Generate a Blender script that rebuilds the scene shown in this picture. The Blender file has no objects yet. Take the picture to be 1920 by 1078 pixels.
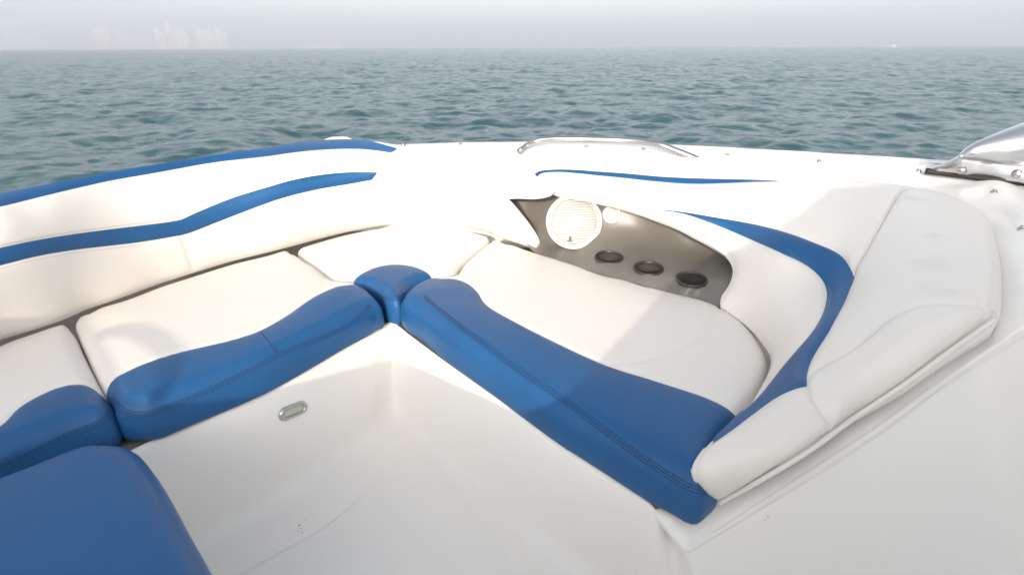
import bpy, bmesh, math, random
import numpy as np
from mathutils import Vector, Matrix
from mathutils.geometry import delaunay_2d_cdt
random.seed(4); RNG = np.random.default_rng(11)
scene = bpy.context.scene
R = math.radians

# ------------------------------------------------------------------ camera
F = 1000.0                      # focal length in pixels of a 1920 wide picture
CAM = np.array([0.0, 0.0, 0.68])
PITCH = math.atan((539 - 90) / F); ROLL = R(0.2)
FW = np.array([0, math.cos(PITCH), -math.sin(PITCH)])
_r0 = np.array([1.0, 0, 0]); _u0 = np.cross(_r0, FW)
RT = _r0 * math.cos(ROLL) - _u0 * math.sin(ROLL); UP = np.cross(RT, FW)
cd = bpy.data.cameras.new('camera'); cam = bpy.data.objects.new('camera', cd)
scene.collection.objects.link(cam)
cam.matrix_world = Matrix(((RT[0], UP[0], -FW[0], CAM[0]), (RT[1], UP[1], -FW[1], CAM[1]),
                           (RT[2], UP[2], -FW[2], CAM[2]), (0, 0, 0, 1)))
cd.sensor_width = 36; cd.lens = 36 * F / 1920; cd.clip_start = 0.02; cd.clip_end = 40000
cd.dof.use_dof = True; cd.dof.focus_distance = 1.7; cd.dof.aperture_fstop = 4.5
scene.camera = cam

# ------------------------------------------------------------------ sky, sun, exposure
SUN_EL, SUN_AZ = R(17.5), R(190)        # azimuth of the sun measured clockwise from +Y
scene.view_settings.view_transform = 'Standard'; scene.view_settings.look = 'None'
scene.view_settings.exposure = 1.38; scene.view_settings.gamma = 1
world = bpy.data.worlds.new('World'); scene.world = world; world.use_nodes = True
wn = world.node_tree; bg = wn.nodes['Background']
sky = wn.nodes.new('ShaderNodeTexSky'); sky.sky_type = 'NISHITA'; sky.sun_disc = False
sky.sun_elevation = SUN_EL; sky.sun_rotation = SUN_AZ
sky.air_density = 1.0; sky.dust_density = 3.0; sky.ozone_density = 1.0
hs = wn.nodes.new('ShaderNodeHueSaturation'); hs.inputs['Saturation'].default_value = 0.28
wn.links.new(sky.outputs[0], hs.inputs['Color']); wn.links.new(hs.outputs[0], bg.inputs[0])
bg.inputs[1].default_value = 0.15
sd = bpy.data.lights.new('sun', 'SUN'); sd.energy = 2.0; sd.angle = R(0.55); sd.color = (0.95, 0.79, 0.63)
sun = bpy.data.objects.new('sun', sd); scene.collection.objects.link(sun)
SUN_DIR = np.array([math.sin(SUN_AZ) * math.cos(SUN_EL), math.cos(SUN_AZ) * math.cos(SUN_EL), math.sin(SUN_EL)])  # towards the sun
sun.rotation_euler = Vector(-SUN_DIR).to_track_quat('-Z', 'Y').to_euler()
sun.location = Vector(SUN_DIR * 20)

# ------------------------------------------------------------------ levels in metres (seat top = 0)
Z_CUSH = -0.105; Z_FLOOR = -0.40; Z_SEA = -0.58

# ------------------------------------------------------------------ helpers
C = scene.collection
def ray(p):
    p = np.atleast_2d(np.asarray(p, float))
    return FW + ((p[:, 0:1] - 960) / F) * RT + ((539 - p[:, 1:2]) / F) * UP
def W(x, y, z):
    d = ray((x, y))[0]; return CAM + d * ((z - CAM[2]) / d[2])
def WZ(pts): return np.array([W(*p) for p in pts])
def to_px(P):
    q = np.atleast_2d(P) - CAM; w = q @ FW
    return np.stack([960 + F * (q @ RT) / w, 539 - F * (q @ UP) / w], 1)

def curve(pts, n=8, closed=False):
    """Catmull-Rom through the points."""
    P = np.asarray(pts, float); m = len(P)
    if m == 2: return np.array([P[0] + (P[1] - P[0]) * t for t in np.linspace(0, 1, n + 1)])
    out = []
    for i in range(m if closed else m - 1):
        p1, p2 = P[i], P[(i + 1) % m]
        p0 = P[(i - 1) % m] if (closed or i > 0) else 2 * p1 - p2
        p3 = P[(i + 2) % m] if (closed or i < m - 2) else 2 * p2 - p1
        d1 = np.linalg.norm(p2 - p1) + 1e-9; d0 = np.linalg.norm(p1 - p0) + 1e-9; d2 = np.linalg.norm(p3 - p2) + 1e-9
        a0, a1, a2 = d0 ** .5, d1 ** .5, d2 ** .5
        m1 = (p2 - p1) + a1 * ((p1 - p0) / a0 - (p2 - p0) / (a0 + a1))
        m2 = (p2 - p1) + a1 * ((p3 - p2) / a2 - (p3 - p1) / (a1 + a2))
        for k in range(n):
            t = k / n; t2 = t * t; t3 = t2 * t
            out.append((2*t3-3*t2+1)*p1 + (t3-2*t2+t)*m1 + (-2*t3+3*t2)*p2 + (t3-t2)*m2)
    if not closed: out.append(P[-1])
    return np.array(out)
def resample(P, step, closed=False):
    P = np.asarray(P, float)
    Q = np.vstack([P, P[:1]]) if closed else P
    s = np.concatenate([[0], np.cumsum(np.linalg.norm(np.diff(Q, axis=0), axis=1))])
    n = max(2, int(round(s[-1] / step)))
    t = np.linspace(0, s[-1], n + 1)
    out = np.stack([np.interp(t, s, Q[:, k]) for k in range(Q.shape[1])], 1)
    return out[:-1] if closed else out
def path(*segs):
    """Join smooth segments end to end (sharp corners between them) into one closed loop."""
    out = [s[:-1] if np.linalg.norm(s[-1] - segs[(i + 1) % len(segs)][0]) < 1e-6 else s for i, s in enumerate(segs)]
    return np.vstack(out)
def inside(P, poly):
    x, y = P[:, 0], P[:, 1]; r = np.zeros(len(P), bool); n = len(poly)
    for i in range(n):
        x1, y1 = poly[i]; x2, y2 = poly[(i + 1) % n]
        if y1 == y2: continue
        c = ((y1 > y) != (y2 > y)) & (x < (x2 - x1) * (y - y1) / (y2 - y1) + x1)
        r ^= c
    return r
def dist_poly(P, L, closed=False):
    """Distance from points to a polyline."""
    A = L if closed else L[:-1]; B = np.roll(L, -1, 0) if closed else L[1:]
    best = np.full(len(P), 1e9)
    for a, b in zip(A, B):
        ab = b - a; l2 = ab @ ab + 1e-18
        t = np.clip(((P - a) @ ab) / l2, 0, 1)
        q = P - (a + t[:, None] * ab)
        best = np.minimum(best, np.einsum('ij,ij->i', q, q))
    return np.sqrt(best)

class Relief:
    """Smooth real surface through known points: each control is a photo point with the height it stands at."""
    def __init__(s, ctrl, smooth=0.0):
        X = np.array([(c[0], c[1]) for c in ctrl], float) / 1000
        w = np.array([1 / ((W(*c) - CAM) @ FW) for c in ctrl])
        n = len(X); K = s.k(X, X) + np.eye(n) * smooth; Pm = np.hstack([np.ones((n, 1)), X])
        A = np.vstack([np.hstack([K, Pm]), np.hstack([Pm.T, np.zeros((3, 3))])])
        s.c = np.linalg.solve(A, np.concatenate([w, np.zeros(3)])); s.X = X
    @staticmethod
    def k(a, b):
        d2 = ((a[:, None] - b[None]) ** 2).sum(2); return 0.5 * d2 * np.log(d2 + 1e-12)
    def w(s, p):
        p = np.atleast_2d(p) / 1000.0
        return np.concatenate([s.k(q, s.X) @ s.c[:-3] + s.c[-3] + q @ s.c[-2:] for q in np.array_split(p, max(1, len(p) // 4000))])
    def __call__(s, p):
        p = np.atleast_2d(np.asarray(p, float)); return CAM + ray(p) / s.w(p)[:, None]
    def normal(s, p):
        p = np.atleast_2d(np.asarray(p, float)); e = 1.0
        n = np.cross(s(p + [e, 0]) - s(p - [e, 0]), s(p - [0, e]) - s(p + [0, e]))
        n /= np.linalg.norm(n, axis=1)[:, None]
        f = np.einsum('ij,ij->i', n, CAM - s(p)) < 0; n[f] *= -1
        return n
    def scale(s, p): return 1 / (s.w(p) * F)      # metres per photo unit
class Plan:
    """Flat seat plan: 2-D points are metres on the seat plane."""
    def __call__(s, p):
        p = np.atleast_2d(p); return np.column_stack([p, np.zeros(len(p))])
    def normal(s, p): return np.tile([0, 0, 1.0], (len(np.atleast_2d(p)), 1))
    def scale(s, p): return np.ones(len(np.atleast_2d(p)))

def triangulate(outer, lines, step, rings=()):
    outer = resample(outer, step, True); lines = [resample(l, step) for l in lines]
    V = [outer]; E = []; n = len(outer); E += [(i, (i + 1) % n) for i in range(n)]; off = n
    for l in lines:
        V.append(l); E += [(off + i, off + i + 1) for i in range(len(l) - 1)]; off += len(l)
    cons = np.vstack(V)
    lo, hi = outer.min(0), outer.max(0)
    gy = np.arange(lo[1], hi[1], step * .866); G = []
    for j, y in enumerate(gy):
        xs = np.arange(lo[0] + (j % 2) * step / 2, hi[0], step); G.append(np.column_stack([xs, np.full(len(xs), y)]))
    G = np.vstack(G); G = G[inside(G, outer)]
    rmax = max(rings) if rings else 0
    do = dist_poly(G, outer, True); G = G[do > max(rmax + .5 * step, .55 * step)]
    extra = []
    if rings:
        t = np.roll(outer, -1, 0) - np.roll(outer, 1, 0); t /= np.linalg.norm(t, axis=1)[:, None] + 1e-12
        nn = np.column_stack([-t[:, 1], t[:, 0]])
        area = np.sum(outer[:, 0] * np.roll(outer[:, 1], -1) - np.roll(outer[:, 0], -1) * outer[:, 1])
        if area < 0: nn = -nn
        for r in rings:
            q = outer + nn * r; q = q[inside(q, outer)]; q = q[dist_poly(q, outer, True) > r * .93]; extra.append(q)
    if extra: G = np.vstack([G] + extra)
    keep = np.ones(len(G), bool)
    for l in lines: keep &= dist_poly(G, l) > .45 * (step if not rings else min(step, .006))
    G = G[keep]
    allv = np.vstack(V + [G])
    r = delaunay_2d_cdt([Vector(v) for v in allv], E, [], 0, step * 1e-3)
    P = np.array([tuple(v) for v in r[0]]); T = np.array([f for f in r[2] if len(f) == 3])
    cen = P[T].mean(1); T = T[inside(cen, outer)]
    a = P[T]; ar = np.abs(np.cross(a[:, 1] - a[:, 0], a[:, 2] - a[:, 0])); T = T[ar > step * step * 1e-4]
    return P, T, outer, lines

def link(name, me, mat=None, parent=None, smooth=True):
    o = bpy.data.objects.new(name, me); C.objects.link(o)
    if mat: me.materials.append(mat)
    if smooth: me.polygons.foreach_set('use_smooth', [True] * len(me.polygons))
    if parent: o.parent = parent
    return o
def mesh(name, V, Fc, mat=None, parent=None, smooth=True, flip=False):
    me = bpy.data.meshes.new(name)
    V = np.asarray(V, float)
    me.from_pydata([tuple(v) for v in V], [], [tuple(int(i) for i in (f[::-1] if flip else f)) for f in Fc]); me.update()
    return link(name, me, mat, parent, smooth)
def tag(o, label, cat, group=None, kind=None):
    if label: o['label'] = label
    if cat: o['category'] = cat
    if group: o['group'] = group
    if kind: o['kind'] = kind
    return o
def empty(name, loc, label, cat, group=None):
    o = bpy.data.objects.new(name, None); C.objects.link(o); o.location = loc; o.empty_display_size = .05
    return tag(o, label, cat, group)
def put(o, root):
    """Parent a world-space mesh to a thing whose origin is elsewhere."""
    o.parent = root; o.matrix_parent_inverse = Matrix.Translation(root.location).inverted(); return o

def panelled(surf, outer, panels, base, seams=(), step=6.0, rings=(), height=None, skirt=(), root=None):
    """One upholstered piece: a surface split along seams into separate part meshes, with rolled edges.
    panels: [(name, polygon, material, kwargs)], base: (name, material)"""
    lines = [np.vstack([p[1], p[1][:1]]) for p in panels]
    clip = []
    for l in lines + list(seams):
        l = resample(l, step); ins = inside(l, outer)
        run = []
        for q, k in zip(l, ins):
            if k: run.append(q)
            else:
                if len(run) > 1: clip.append(np.array(run))
                run = []
        if len(run) > 1: clip.append(np.array(run))
    P, T, outer, clip = triangulate(outer, clip, step, rings)
    cen = P[T].mean(1); lab = np.full(len(T), -1)
    for k, p in enumerate(panels):
        m = inside(cen, p[1]) & (lab < 0); lab[m] = k
    sc = surf.scale(P); do = dist_poly(P, outer, True) * sc
    ds = np.full(len(P), 1e9)
    for l in clip: ds = np.minimum(ds, dist_poly(P, l) * sc)
    vl = np.full(len(P), -1)
    for k in range(len(panels)): vl[np.unique(T[lab == k])] = k
    S = surf(P); N = surf.normal(P)
    if height is not None: S = S + N * height(P, do, ds, vl)[:, None]
    # orient
    a = S[T]; fn = np.cross(a[:, 1] - a[:, 0], a[:, 2] - a[:, 0])
    bad = np.einsum('ij,ij->i', fn, N[T[:, 0]]) < 0; T[bad] = T[bad][:, ::-1]
    # boundary
    cnt = {}
    for ti, t in enumerate(T):
        for i in range(3):
            e = (t[i], t[(i + 1) % 3]); cnt.setdefault((min(e), max(e)), []).append((e, ti))
    bd = [v[0] for v in cnt.values() if len(v) == 1]
    F_ = [[tuple(t) for t in T[lab == k]] for k in range(-1, len(panels))]
    V = [S]; nv = len(S)
    if skirt:
        out = np.zeros_like(S)
        for (i, j), ti in bd:
            t = S[j] - S[i]; o = np.cross(t, N[i]); l = np.linalg.norm(o)
            if l > 1e-9: out[i] += o / l; out[j] += o / l
        bv = sorted({i for (e, ti) in bd for i in e}); ix = {v: k for k, v in enumerate(bv)}
        ob = out[bv]; ob /= np.linalg.norm(ob, axis=1)[:, None] + 1e-9
        prev = {v: v for v in bv}
        for (oo, dn) in skirt:
            V.append(S[bv] + ob * oo - N[bv] * dn)
            cur = {v: nv + ix[v] for v in bv}; nv += len(bv)
            for (i, j), ti in bd: F_[lab[ti] + 1].append((j, i, cur[i], cur[j]))
            prev_new = cur
            # re-point to the previous ring
            F_ = [[(tuple(prev.get(q, q) for q in f[:2]) + f[2:]) if len(f) == 4 and f[0] in prev and f[2] in cur.values() else f for f in g] for g in F_] if False else F_
            for g in F_:
                for q in range(len(g)):
                    f = g[q]
                    if len(f) == 4 and f[0] < len(S) and f[2] >= nv - len(bv) and prev[f[0]] != f[0]:
                        g[q] = (prev[f[0]], prev[f[1]], f[2], f[3])
            prev = prev_new
    V = np.vstack(V); objs = []
    for k, g in enumerate(F_):
        if not g: objs.append(None); continue
        nm, mt = (base if k == 0 else (panels[k - 1][0], panels[k - 1][2]))
        used = np.unique(np.concatenate([np.array(f) for f in g])); mp = {int(u): q for q, u in enumerate(used)}
        o = mesh(nm, V[used], [tuple(mp[int(i)] for i in f) for f in g], mt)
        if root: put(o, root)
        objs.append(o)
    return objs

def loft(name, rows, mat, root=None, closed=False, flip=False):
    rows = [np.asarray(r) for r in rows]; n = len(rows[0]); V = np.vstack(rows); Fc = []
    for j in range(len(rows) - 1):
        for i in range(n if closed else n - 1):
            k = (i + 1) % n
            Fc.append((j * n + i, j * n + k, (j + 1) * n + k, (j + 1) * n + i))
    o = mesh(name, V, Fc, mat, None, True, flip)
    if root: put(o, root)
    return o
def tube_data(P, r, seg=10, cap=True):
    P = np.asarray(P, float); n = len(P); V = []; Fc = []
    rr = np.full(n, r) if np.isscalar(r) else np.asarray(r)
    t = np.gradient(P, axis=0); t /= np.linalg.norm(t, axis=1)[:, None] + 1e-12
    u = np.cross(t[0], [0, 0, 1.0]); 
    if np.linalg.norm(u) < 1e-3: u = np.cross(t[0], [1.0, 0, 0])
    for i in range(n):
        u = u - t[i] * (u @ t[i]); u /= np.linalg.norm(u); v = np.cross(t[i], u)
        for k in range(seg):
            a = 2 * math.pi * k / seg; V.append(P[i] + rr[i] * (math.cos(a) * u + math.sin(a) * v))
    for i in range(n - 1):
        for k in range(seg):
            q = (k + 1) % seg; Fc.append((i*seg+k, i*seg+q, (i+1)*seg+q, (i+1)*seg+k))
    if cap: Fc.append(tuple(range(seg))[::-1]); Fc.append(tuple((n-1)*seg + k for k in range(seg)))
    return np.array(V), Fc
class MB:
    def __init__(s): s.V = []; s.F = []; s.n = 0
    def add(s, V, Fc):
        s.V.append(np.asarray(V, float)); s.F += [tuple(i + s.n for i in f) for f in Fc]; s.n += len(V); return s
    def tube(s, P, r, seg=10): return s.add(*tube_data(P, r, seg))
    def box(s, c, h, M=None):
        M = np.eye(3) if M is None else M
        V = np.array([[x, y, z] for x in (-1, 1) for y in (-1, 1) for z in (-1, 1)], float) * h @ M.T + c
        return s.add(V, [(0,1,3,2),(4,6,7,5),(0,4,5,1),(2,3,7,6),(0,2,6,4),(1,5,7,3)])
    def lathe(s, prof, c, M, seg=40, ang=(0, 2 * math.pi)):
        """prof: (radius, height along M's third axis)"""
        V = []; Fc = []; m = len(prof)
        for k in range(seg):
            a = 2 * math.pi * k / seg
            for r, h in prof: V.append(c + M @ np.array([r * math.cos(a), r * math.sin(a), h]))
        for k in range(seg):
            q = (k + 1) % seg
            for i in range(m - 1): Fc.append((k*m+i, q*m+i, q*m+i+1, k*m+i+1))
        return s.add(np.array(V), Fc)
    def build(s, name, mat, root=None, smooth=True, bevel=0):
        o = mesh(name, np.vstack(s.V), s.F, mat, None, smooth)
        if root:
            put(o, root) if root.parent is None else child(o, root)
        if bevel:
            b = o.modifiers.new('bevel', 'BEVEL'); b.width = bevel; b.segments = 3; b.limit_method = 'ANGLE'
        return o
def child(o, par):
    """Parent a world-space mesh to a part (itself a world-space mesh under a thing at the origin of its inverse)."""
    o.parent = par; o.matrix_parent_inverse = Matrix.Identity(4); return o
def frame(n, up=(0, 0, 1)):
    n = np.asarray(n, float); n = n / np.linalg.norm(n); x = np.cross(up, n); x /= np.linalg.norm(x); y = np.cross(n, x)
    return np.stack([x, y, n], 1)

from mathutils.bvhtree import BVHTree
def cast(objs, pts):
    """Where sight lines through photo points meet the built surface."""
    V = []; Fc = []
    for o in objs:
        if not o: continue
        n = len(V); V += [v.co[:] for v in o.data.vertices]; Fc += [tuple(i + n for i in p.vertices) for p in o.data.polygons]
    t = BVHTree.FromPolygons(V, Fc); P = []; N = []
    for d in ray(pts):
        h = t.ray_cast(Vector(CAM), Vector(d).normalized())
        if h[0] is None: continue
        n = np.array(h[1]); n = n if n @ d < 0 else -n
        P.append(np.array(h[0])); N.append(n)
    return np.array(P), np.array(N)
def thread(objs, par, pts, m1, m2=None, r=.0009, lift=.0003, off=0.0, name='thread', dash=(3, 2), step=.0025):
    """One row of stitching laid on a cushion; m2 is the cushion colour between stitches."""
    P, N = cast(objs, resample(curve(pts, 8), 3.0))
    P = np.hstack([P, N]); P = resample(P, step); N = P[:, 3:]; P = P[:, :3]
    k = np.ones(9) / 9
    if len(P) > 12:
        for a in range(3):
            q = np.convolve(np.pad(P[:, a], 4, mode='edge'), k, 'valid'); P[4:-4, a] = q[4:-4]
    t = np.gradient(P, axis=0); sd_ = np.cross(t, N); sd_ /= np.linalg.norm(sd_, axis=1)[:, None] + 1e-9
    P = P + sd_ * off + N * lift
    V, Fc = tube_data(P, r, 6, False); o = mesh(name, V, Fc, m1)
    if m2:
        o.data.materials.append(m2); per = sum(dash)
        for i, p in enumerate(o.data.polygons): p.material_index = 0 if (i // 6) % per < dash[0] else 1
    o.parent = par; o.matrix_parent_inverse = par.matrix_parent_inverse if par.parent is None else Matrix.Identity(4)
    return o
# ------------------------------------------------------------------ materials
def mat(name, col, rough=.5, metal=0, bump=None, coat=0, spec=.5, vary=0, vary_scale=3.0):
    m = bpy.data.materials.new(name); m.use_nodes = True; t = m.node_tree; b = t.nodes['Principled BSDF']
    b.inputs['Base Color'].default_value = (*col, 1); b.inputs['Roughness'].default_value = rough
    b.inputs['Metallic'].default_value = metal; b.inputs['Coat Weight'].default_value = coat
    b.inputs['Specular IOR Level'].default_value = spec
    tc = t.nodes.new('ShaderNodeNewGeometry')
    if vary:
        nz = t.nodes.new('ShaderNodeTexNoise'); nz.inputs['Scale'].default_value = vary_scale; nz.inputs['Detail'].default_value = 6
        t.links.new(tc.outputs['Position'], nz.inputs['Vector'])
        mx = t.nodes.new('ShaderNodeMix'); mx.data_type = 'RGBA'
        mx.inputs[6].default_value = (*[c * (1 - vary) for c in col], 1); mx.inputs[7].default_value = (*[min(1, c * (1 + vary)) for c in col], 1)
        t.links.new(nz.outputs[0], mx.inputs[0]); t.links.new(mx.outputs[2], b.inputs['Base Color'])
        rr = t.nodes.new('ShaderNodeMapRange'); rr.inputs[3].default_value = rough * .85; rr.inputs[4].default_value = min(1, rough * 1.15)
        t.links.new(nz.outputs[0], rr.inputs[0]); t.links.new(rr.outputs[0], b.inputs['Roughness'])
    if bump:
        prev = None
        for (sc, st, dist) in bump:
            nz = t.nodes.new('ShaderNodeTexNoise'); nz.inputs['Scale'].default_value = sc; nz.inputs['Detail'].default_value = 3
            t.links.new(tc.outputs['Position'], nz.inputs['Vector'])
            bp = t.nodes.new('ShaderNodeBump'); bp.inputs['Strength'].default_value = st; bp.inputs['Distance'].default_value = dist
            t.links.new(nz.outputs[0], bp.inputs['Height'])
            if prev: t.links.new(prev.outputs[0], bp.inputs['Normal'])
            prev = bp
        t.links.new(prev.outputs[0], b.inputs['Normal'])
    return m
VINYL_BUMP = [(9, .13, .02), (700, .12, .0006)]
M_white = mat('white_vinyl', (.755, .715, .665), .48, bump=VINYL_BUMP, vary=.025, vary_scale=4)
M_blue = mat('blue_vinyl', (.014, .088, .235), .45, bump=VINYL_BUMP, vary=.14, vary_scale=6, spec=.32)
M_gel = mat('white_gelcoat', (.86, .83, .785), .30)
M_floor = mat('floor_gelcoat', (.85, .82, .775), .42, bump=[(350, .1, .001)])
M_grey = mat('grey_panel', (.155, .145, .13), .33, bump=[(6, .2, .02), (500, .1, .0006)], vary=.06)
M_dark = mat('dark_plastic', (.035, .032, .03), .4)
M_cup = mat('cup_plastic', (.065, .056, .05), .35)
M_steel = mat('polished_steel', (.52, .52, .52), .36, metal=1)
M_alu = mat('anodised_aluminium', (.60, .61, .63), .34, metal=1, vary=.05, vary_scale=8)
M_rubber = mat('black_rubber', (.018, .018, .018), .6)
M_wplast = mat('white_plastic', (.70, .685, .66), .4)
M_lens = mat('frosted_lens', (.50, .52, .36), .25)
M_thread = mat('dark_thread', (.015, .03, .09), .8)
M_mark = mat('grey_print', (.05, .05, .05), .5)
M_snap = mat('snap_metal', (.45, .41, .36), .35, metal=1)

M_worn = mat('worn_white_vinyl', (.74, .705, .66), .48, bump=VINYL_BUMP, vary=.03, vary_scale=4)
def smear(m, spots, col, strength):
    """Grubby rubbed marks fixed to places on the vinyl."""
    t = m.node_tree; b = t.nodes['Principled BSDF']; src = b.inputs['Base Color'].links[0].from_socket
    g = t.nodes.new('ShaderNodeNewGeometry'); nz = t.nodes.new('ShaderNodeTexNoise'); nz.inputs['Scale'].default_value = 22; nz.inputs['Detail'].default_value = 5
    t.links.new(g.outputs['Position'], nz.inputs['Vector']); acc = None
    for p, r in spots:
        d = t.nodes.new('ShaderNodeVectorMath'); d.operation = 'DISTANCE'; t.links.new(g.outputs['Position'], d.inputs[0]); d.inputs[1].default_value = tuple(p)
        mr = t.nodes.new('ShaderNodeMapRange'); mr.interpolation_type = 'SMOOTHSTEP'; mr.inputs[1].default_value = 0; mr.inputs[2].default_value = r; mr.inputs[3].default_value = 1; mr.inputs[4].default_value = 0
        t.links.new(d.outputs['Value'], mr.inputs[0])
        if acc is None: acc = mr.outputs[0]
        else:
            ad = t.nodes.new('ShaderNodeMath'); ad.operation = 'MAXIMUM'; t.links.new(acc, ad.inputs[0]); t.links.new(mr.outputs[0], ad.inputs[1]); acc = ad.outputs[0]
    n2 = t.nodes.new('ShaderNodeMapRange'); n2.inputs[1].default_value = .42; n2.inputs[2].default_value = .68; t.links.new(nz.outputs[0], n2.inputs[0])
    mu = t.nodes.new('ShaderNodeMath'); mu.operation = 'MULTIPLY'; t.links.new(acc, mu.inputs[0]); t.links.new(n2.outputs[0], mu.inputs[1])
    m2 = t.nodes.new('ShaderNodeMath'); m2.operation = 'MULTIPLY'; t.links.new(mu.outputs[0], m2.inputs[0]); m2.inputs[1].default_value = strength
    mx = t.nodes.new('ShaderNodeMix'); mx.data_type = 'RGBA'; t.links.new(m2.outputs[0], mx.inputs[0]); t.links.new(src, mx.inputs[6]); mx.inputs[7].default_value = (*col, 1)
    t.links.new(mx.outputs[2], b.inputs['Base Color'])
# ------------------------------------------------------------------ the boat
boat = empty('motorboat', (0, 0, 0), 'white motorboat seen from inside its open bow, with grey speaker panel and steel rail', 'boat')

# ---- seat cushions -------------------------------------------------
PLAN = Plan()
def flat(pts3): return WZ(pts3)[:, :2]
def top2(pts, z=0.0): return flat([(x, y, z) for x, y in pts])
def seat(name, label, outer, blue, r=.035, raise_=.010, cross=(), stitches=(), zt=0.0, group='padded cushions on the bow seats', allblue=False, step=.012, pbase='seat_panel', seams=(), sharp=None):
    c = outer.mean(0)
    root = empty(name, (c[0], c[1], Z_CUSH), label, 'cushion', group)
    def height(P, do, ds, vl):
        rl = np.full(len(P), r)
        if sharp is not None:
            w = np.clip(1 - (dist_poly(P, sharp) - do) / .03, 0, 1); w = w * w * (3 - 2 * w); rl = r + (.012 - r) * w
        d = np.clip(do, 0, rl)
        z = -rl + np.sqrt(np.maximum(rl * rl - (rl - d) ** 2, 0))
        z += .012 * (1 - np.exp(-np.maximum(do - r * .3, 0) / .09)) - .012      # crown
        z += np.where(vl >= 0, raise_ * (1 - np.exp(-ds / .03)) * np.clip(do / r, 0, 1), 0)
        z -= .0035 * np.exp(-(ds / .006) ** 2) * np.clip(do / .02, 0, 1)
        return z + zt
    dz = zt - r - .012 - Z_CUSH
    sk = [(0, .0), (.002, dz * .35), (.001, dz * .75), (-.002, dz * .9), (-.008, dz)]
    sk[0] = (.0008, dz * .12)
    # skirt is measured down from the top surface at the rim, itself at zt - r - .012
    panels = [] if blue is None else [('front_bolster', blue, M_blue)]
    ob = panelled(PLAN, outer, panels, (pbase, M_blue if allblue else M_white), seams=list(seams), step=step,
                  rings=(.0008, .0025, .006, .011, .018, .027, r), height=height, skirt=sk, root=root)
    return root, ob
def stitch(root, par, pts, spread=(.004, -.004), dash=.006, gap=.004, rad=.0007, lift=.0):
    """Dashed thread rows and a sunk seam cord laid along a 3-D line on a bolster."""
    P = resample(curve(pts, 8), .002); mb = MB()
    t = np.gradient(P, axis=0); t /= np.linalg.norm(t, axis=1)[:, None]
    side = np.cross(t, [0, 0, 1.0]); side /= np.linalg.norm(side, axis=1)[:, None]
    return P, side

# outlines: (photo x, photo y, height of that edge)
B = Z_CUSH
L_out = path(curve(flat([(247,831,B),(300,826,B),(334,812,B),(401,784,B),(501,740,B),(567,704,B),(650,655,B),(696,630,B),(712,620,B),(720,606,-.085),(716,588,-.06),(702,564,-.045),(680,545,-.04),(660,535,-.035),(647,531,-.03),(633,531,-.03),(594,504,-.03),(570,486,-.02),(556,477,-.02),(548,472,-.01),(534,465.5,-.005),(501,472.5,0),(434,488.5,0),(351,514,0),(301,529.5,0),(234,554.5,0),(190,570.5,-.005),(165,583,-.01),(146,594,-.02),(140,606,-.03),(147,632,-.03),(162,668,-.03),(180,708,-.03),(192,731,-.03),(206,758,-.05),(219,787,-.07),(231,818,-.09)]), 6, True))
L_blue_top = [(170,742),(197,713),(214,702),(250,687),(300,670),(367,653),(434,637),(484,620),(534,593),(581,561),(613,543),(633,535),(650,532),(672,528)]
L_blue = np.vstack([top2(curve(L_blue_top, 6), -.004), flat([(760,560,B),(770,640,B),(700,720,B),(500,800,B),(300,880,B),(200,870,B),(150,780,B)])])
rootL, obL = seat('seat_cushion', 'long white cushion with wavy blue front roll, above the small chrome light', L_out, L_blue, sharp=top2([(190,570.5),(234,554.5),(301,529.5),(351,514),(434,488.5),(501,472.5),(534,465.5)]))

R_out = path(curve(flat([(790,641,B),(834,679,B),(927,747,B),(1051,840,B),(1100,870,B),(1200,936,B),(1267,974,B),(1288,986,B),(1305,989,B),(1320,979,B),(1338,957,-.1),(1346,930,-.09),(1350,890,-.06),(1362,840,-.03),(1396,780,-.02),(1424,728,-.01),(1440,690,-.01),(1443,663,-.01),(1430,634,-.01),(1402,600,-.01),(1366,575,-.01),(1341,563,-.01),(1301,553,-.005),(1234,534,0),(1167,516,0),(1100,497,0),(1050,481,0),(1003,467,0),(970,456,0),(945,447,-.005),(928,448,-.02),(901,464,-.02),(867,494,-.02),(848,516,-.02),(826,522,-.03),(800,531,-.035),(778,545,-.04),(763,560,-.05),(756,575,-.06),(753,594,-.08),(755,612,-.1),(765,625,B)]), 6, True))
R_blue_top = [(800,512),(826,519),(846,519),(866,524),(884,535),(897,549),(905,563),(921,577),(967,603),(1034,637),(1133,682),(1234,714),(1334,744),(1381,764),(1440,782)]
R_blue = np.vstack([top2(curve(R_blue_top, 6), -.002), flat([(1480,900,B),(1400,1040,B),(1290,1080,B),(1000,900,B),(760,700,B),(700,600,B),(740,540,B)])])
rootR, obR = seat('seat_cushion', 'longest white and blue cushion, on the right bench below the grey speaker panel', R_out, R_blue, r=.04, sharp=top2([(970,456),(1003,467),(1050,481),(1100,497),(1167,516),(1234,534),(1301,553)]),
                  seams=[top2(curve([(1352,566),(1346,577),(1336,596),(1318,619),(1300,637),(1268,654),(1234,667),(1190,677),(1150,681)],5))])

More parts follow.
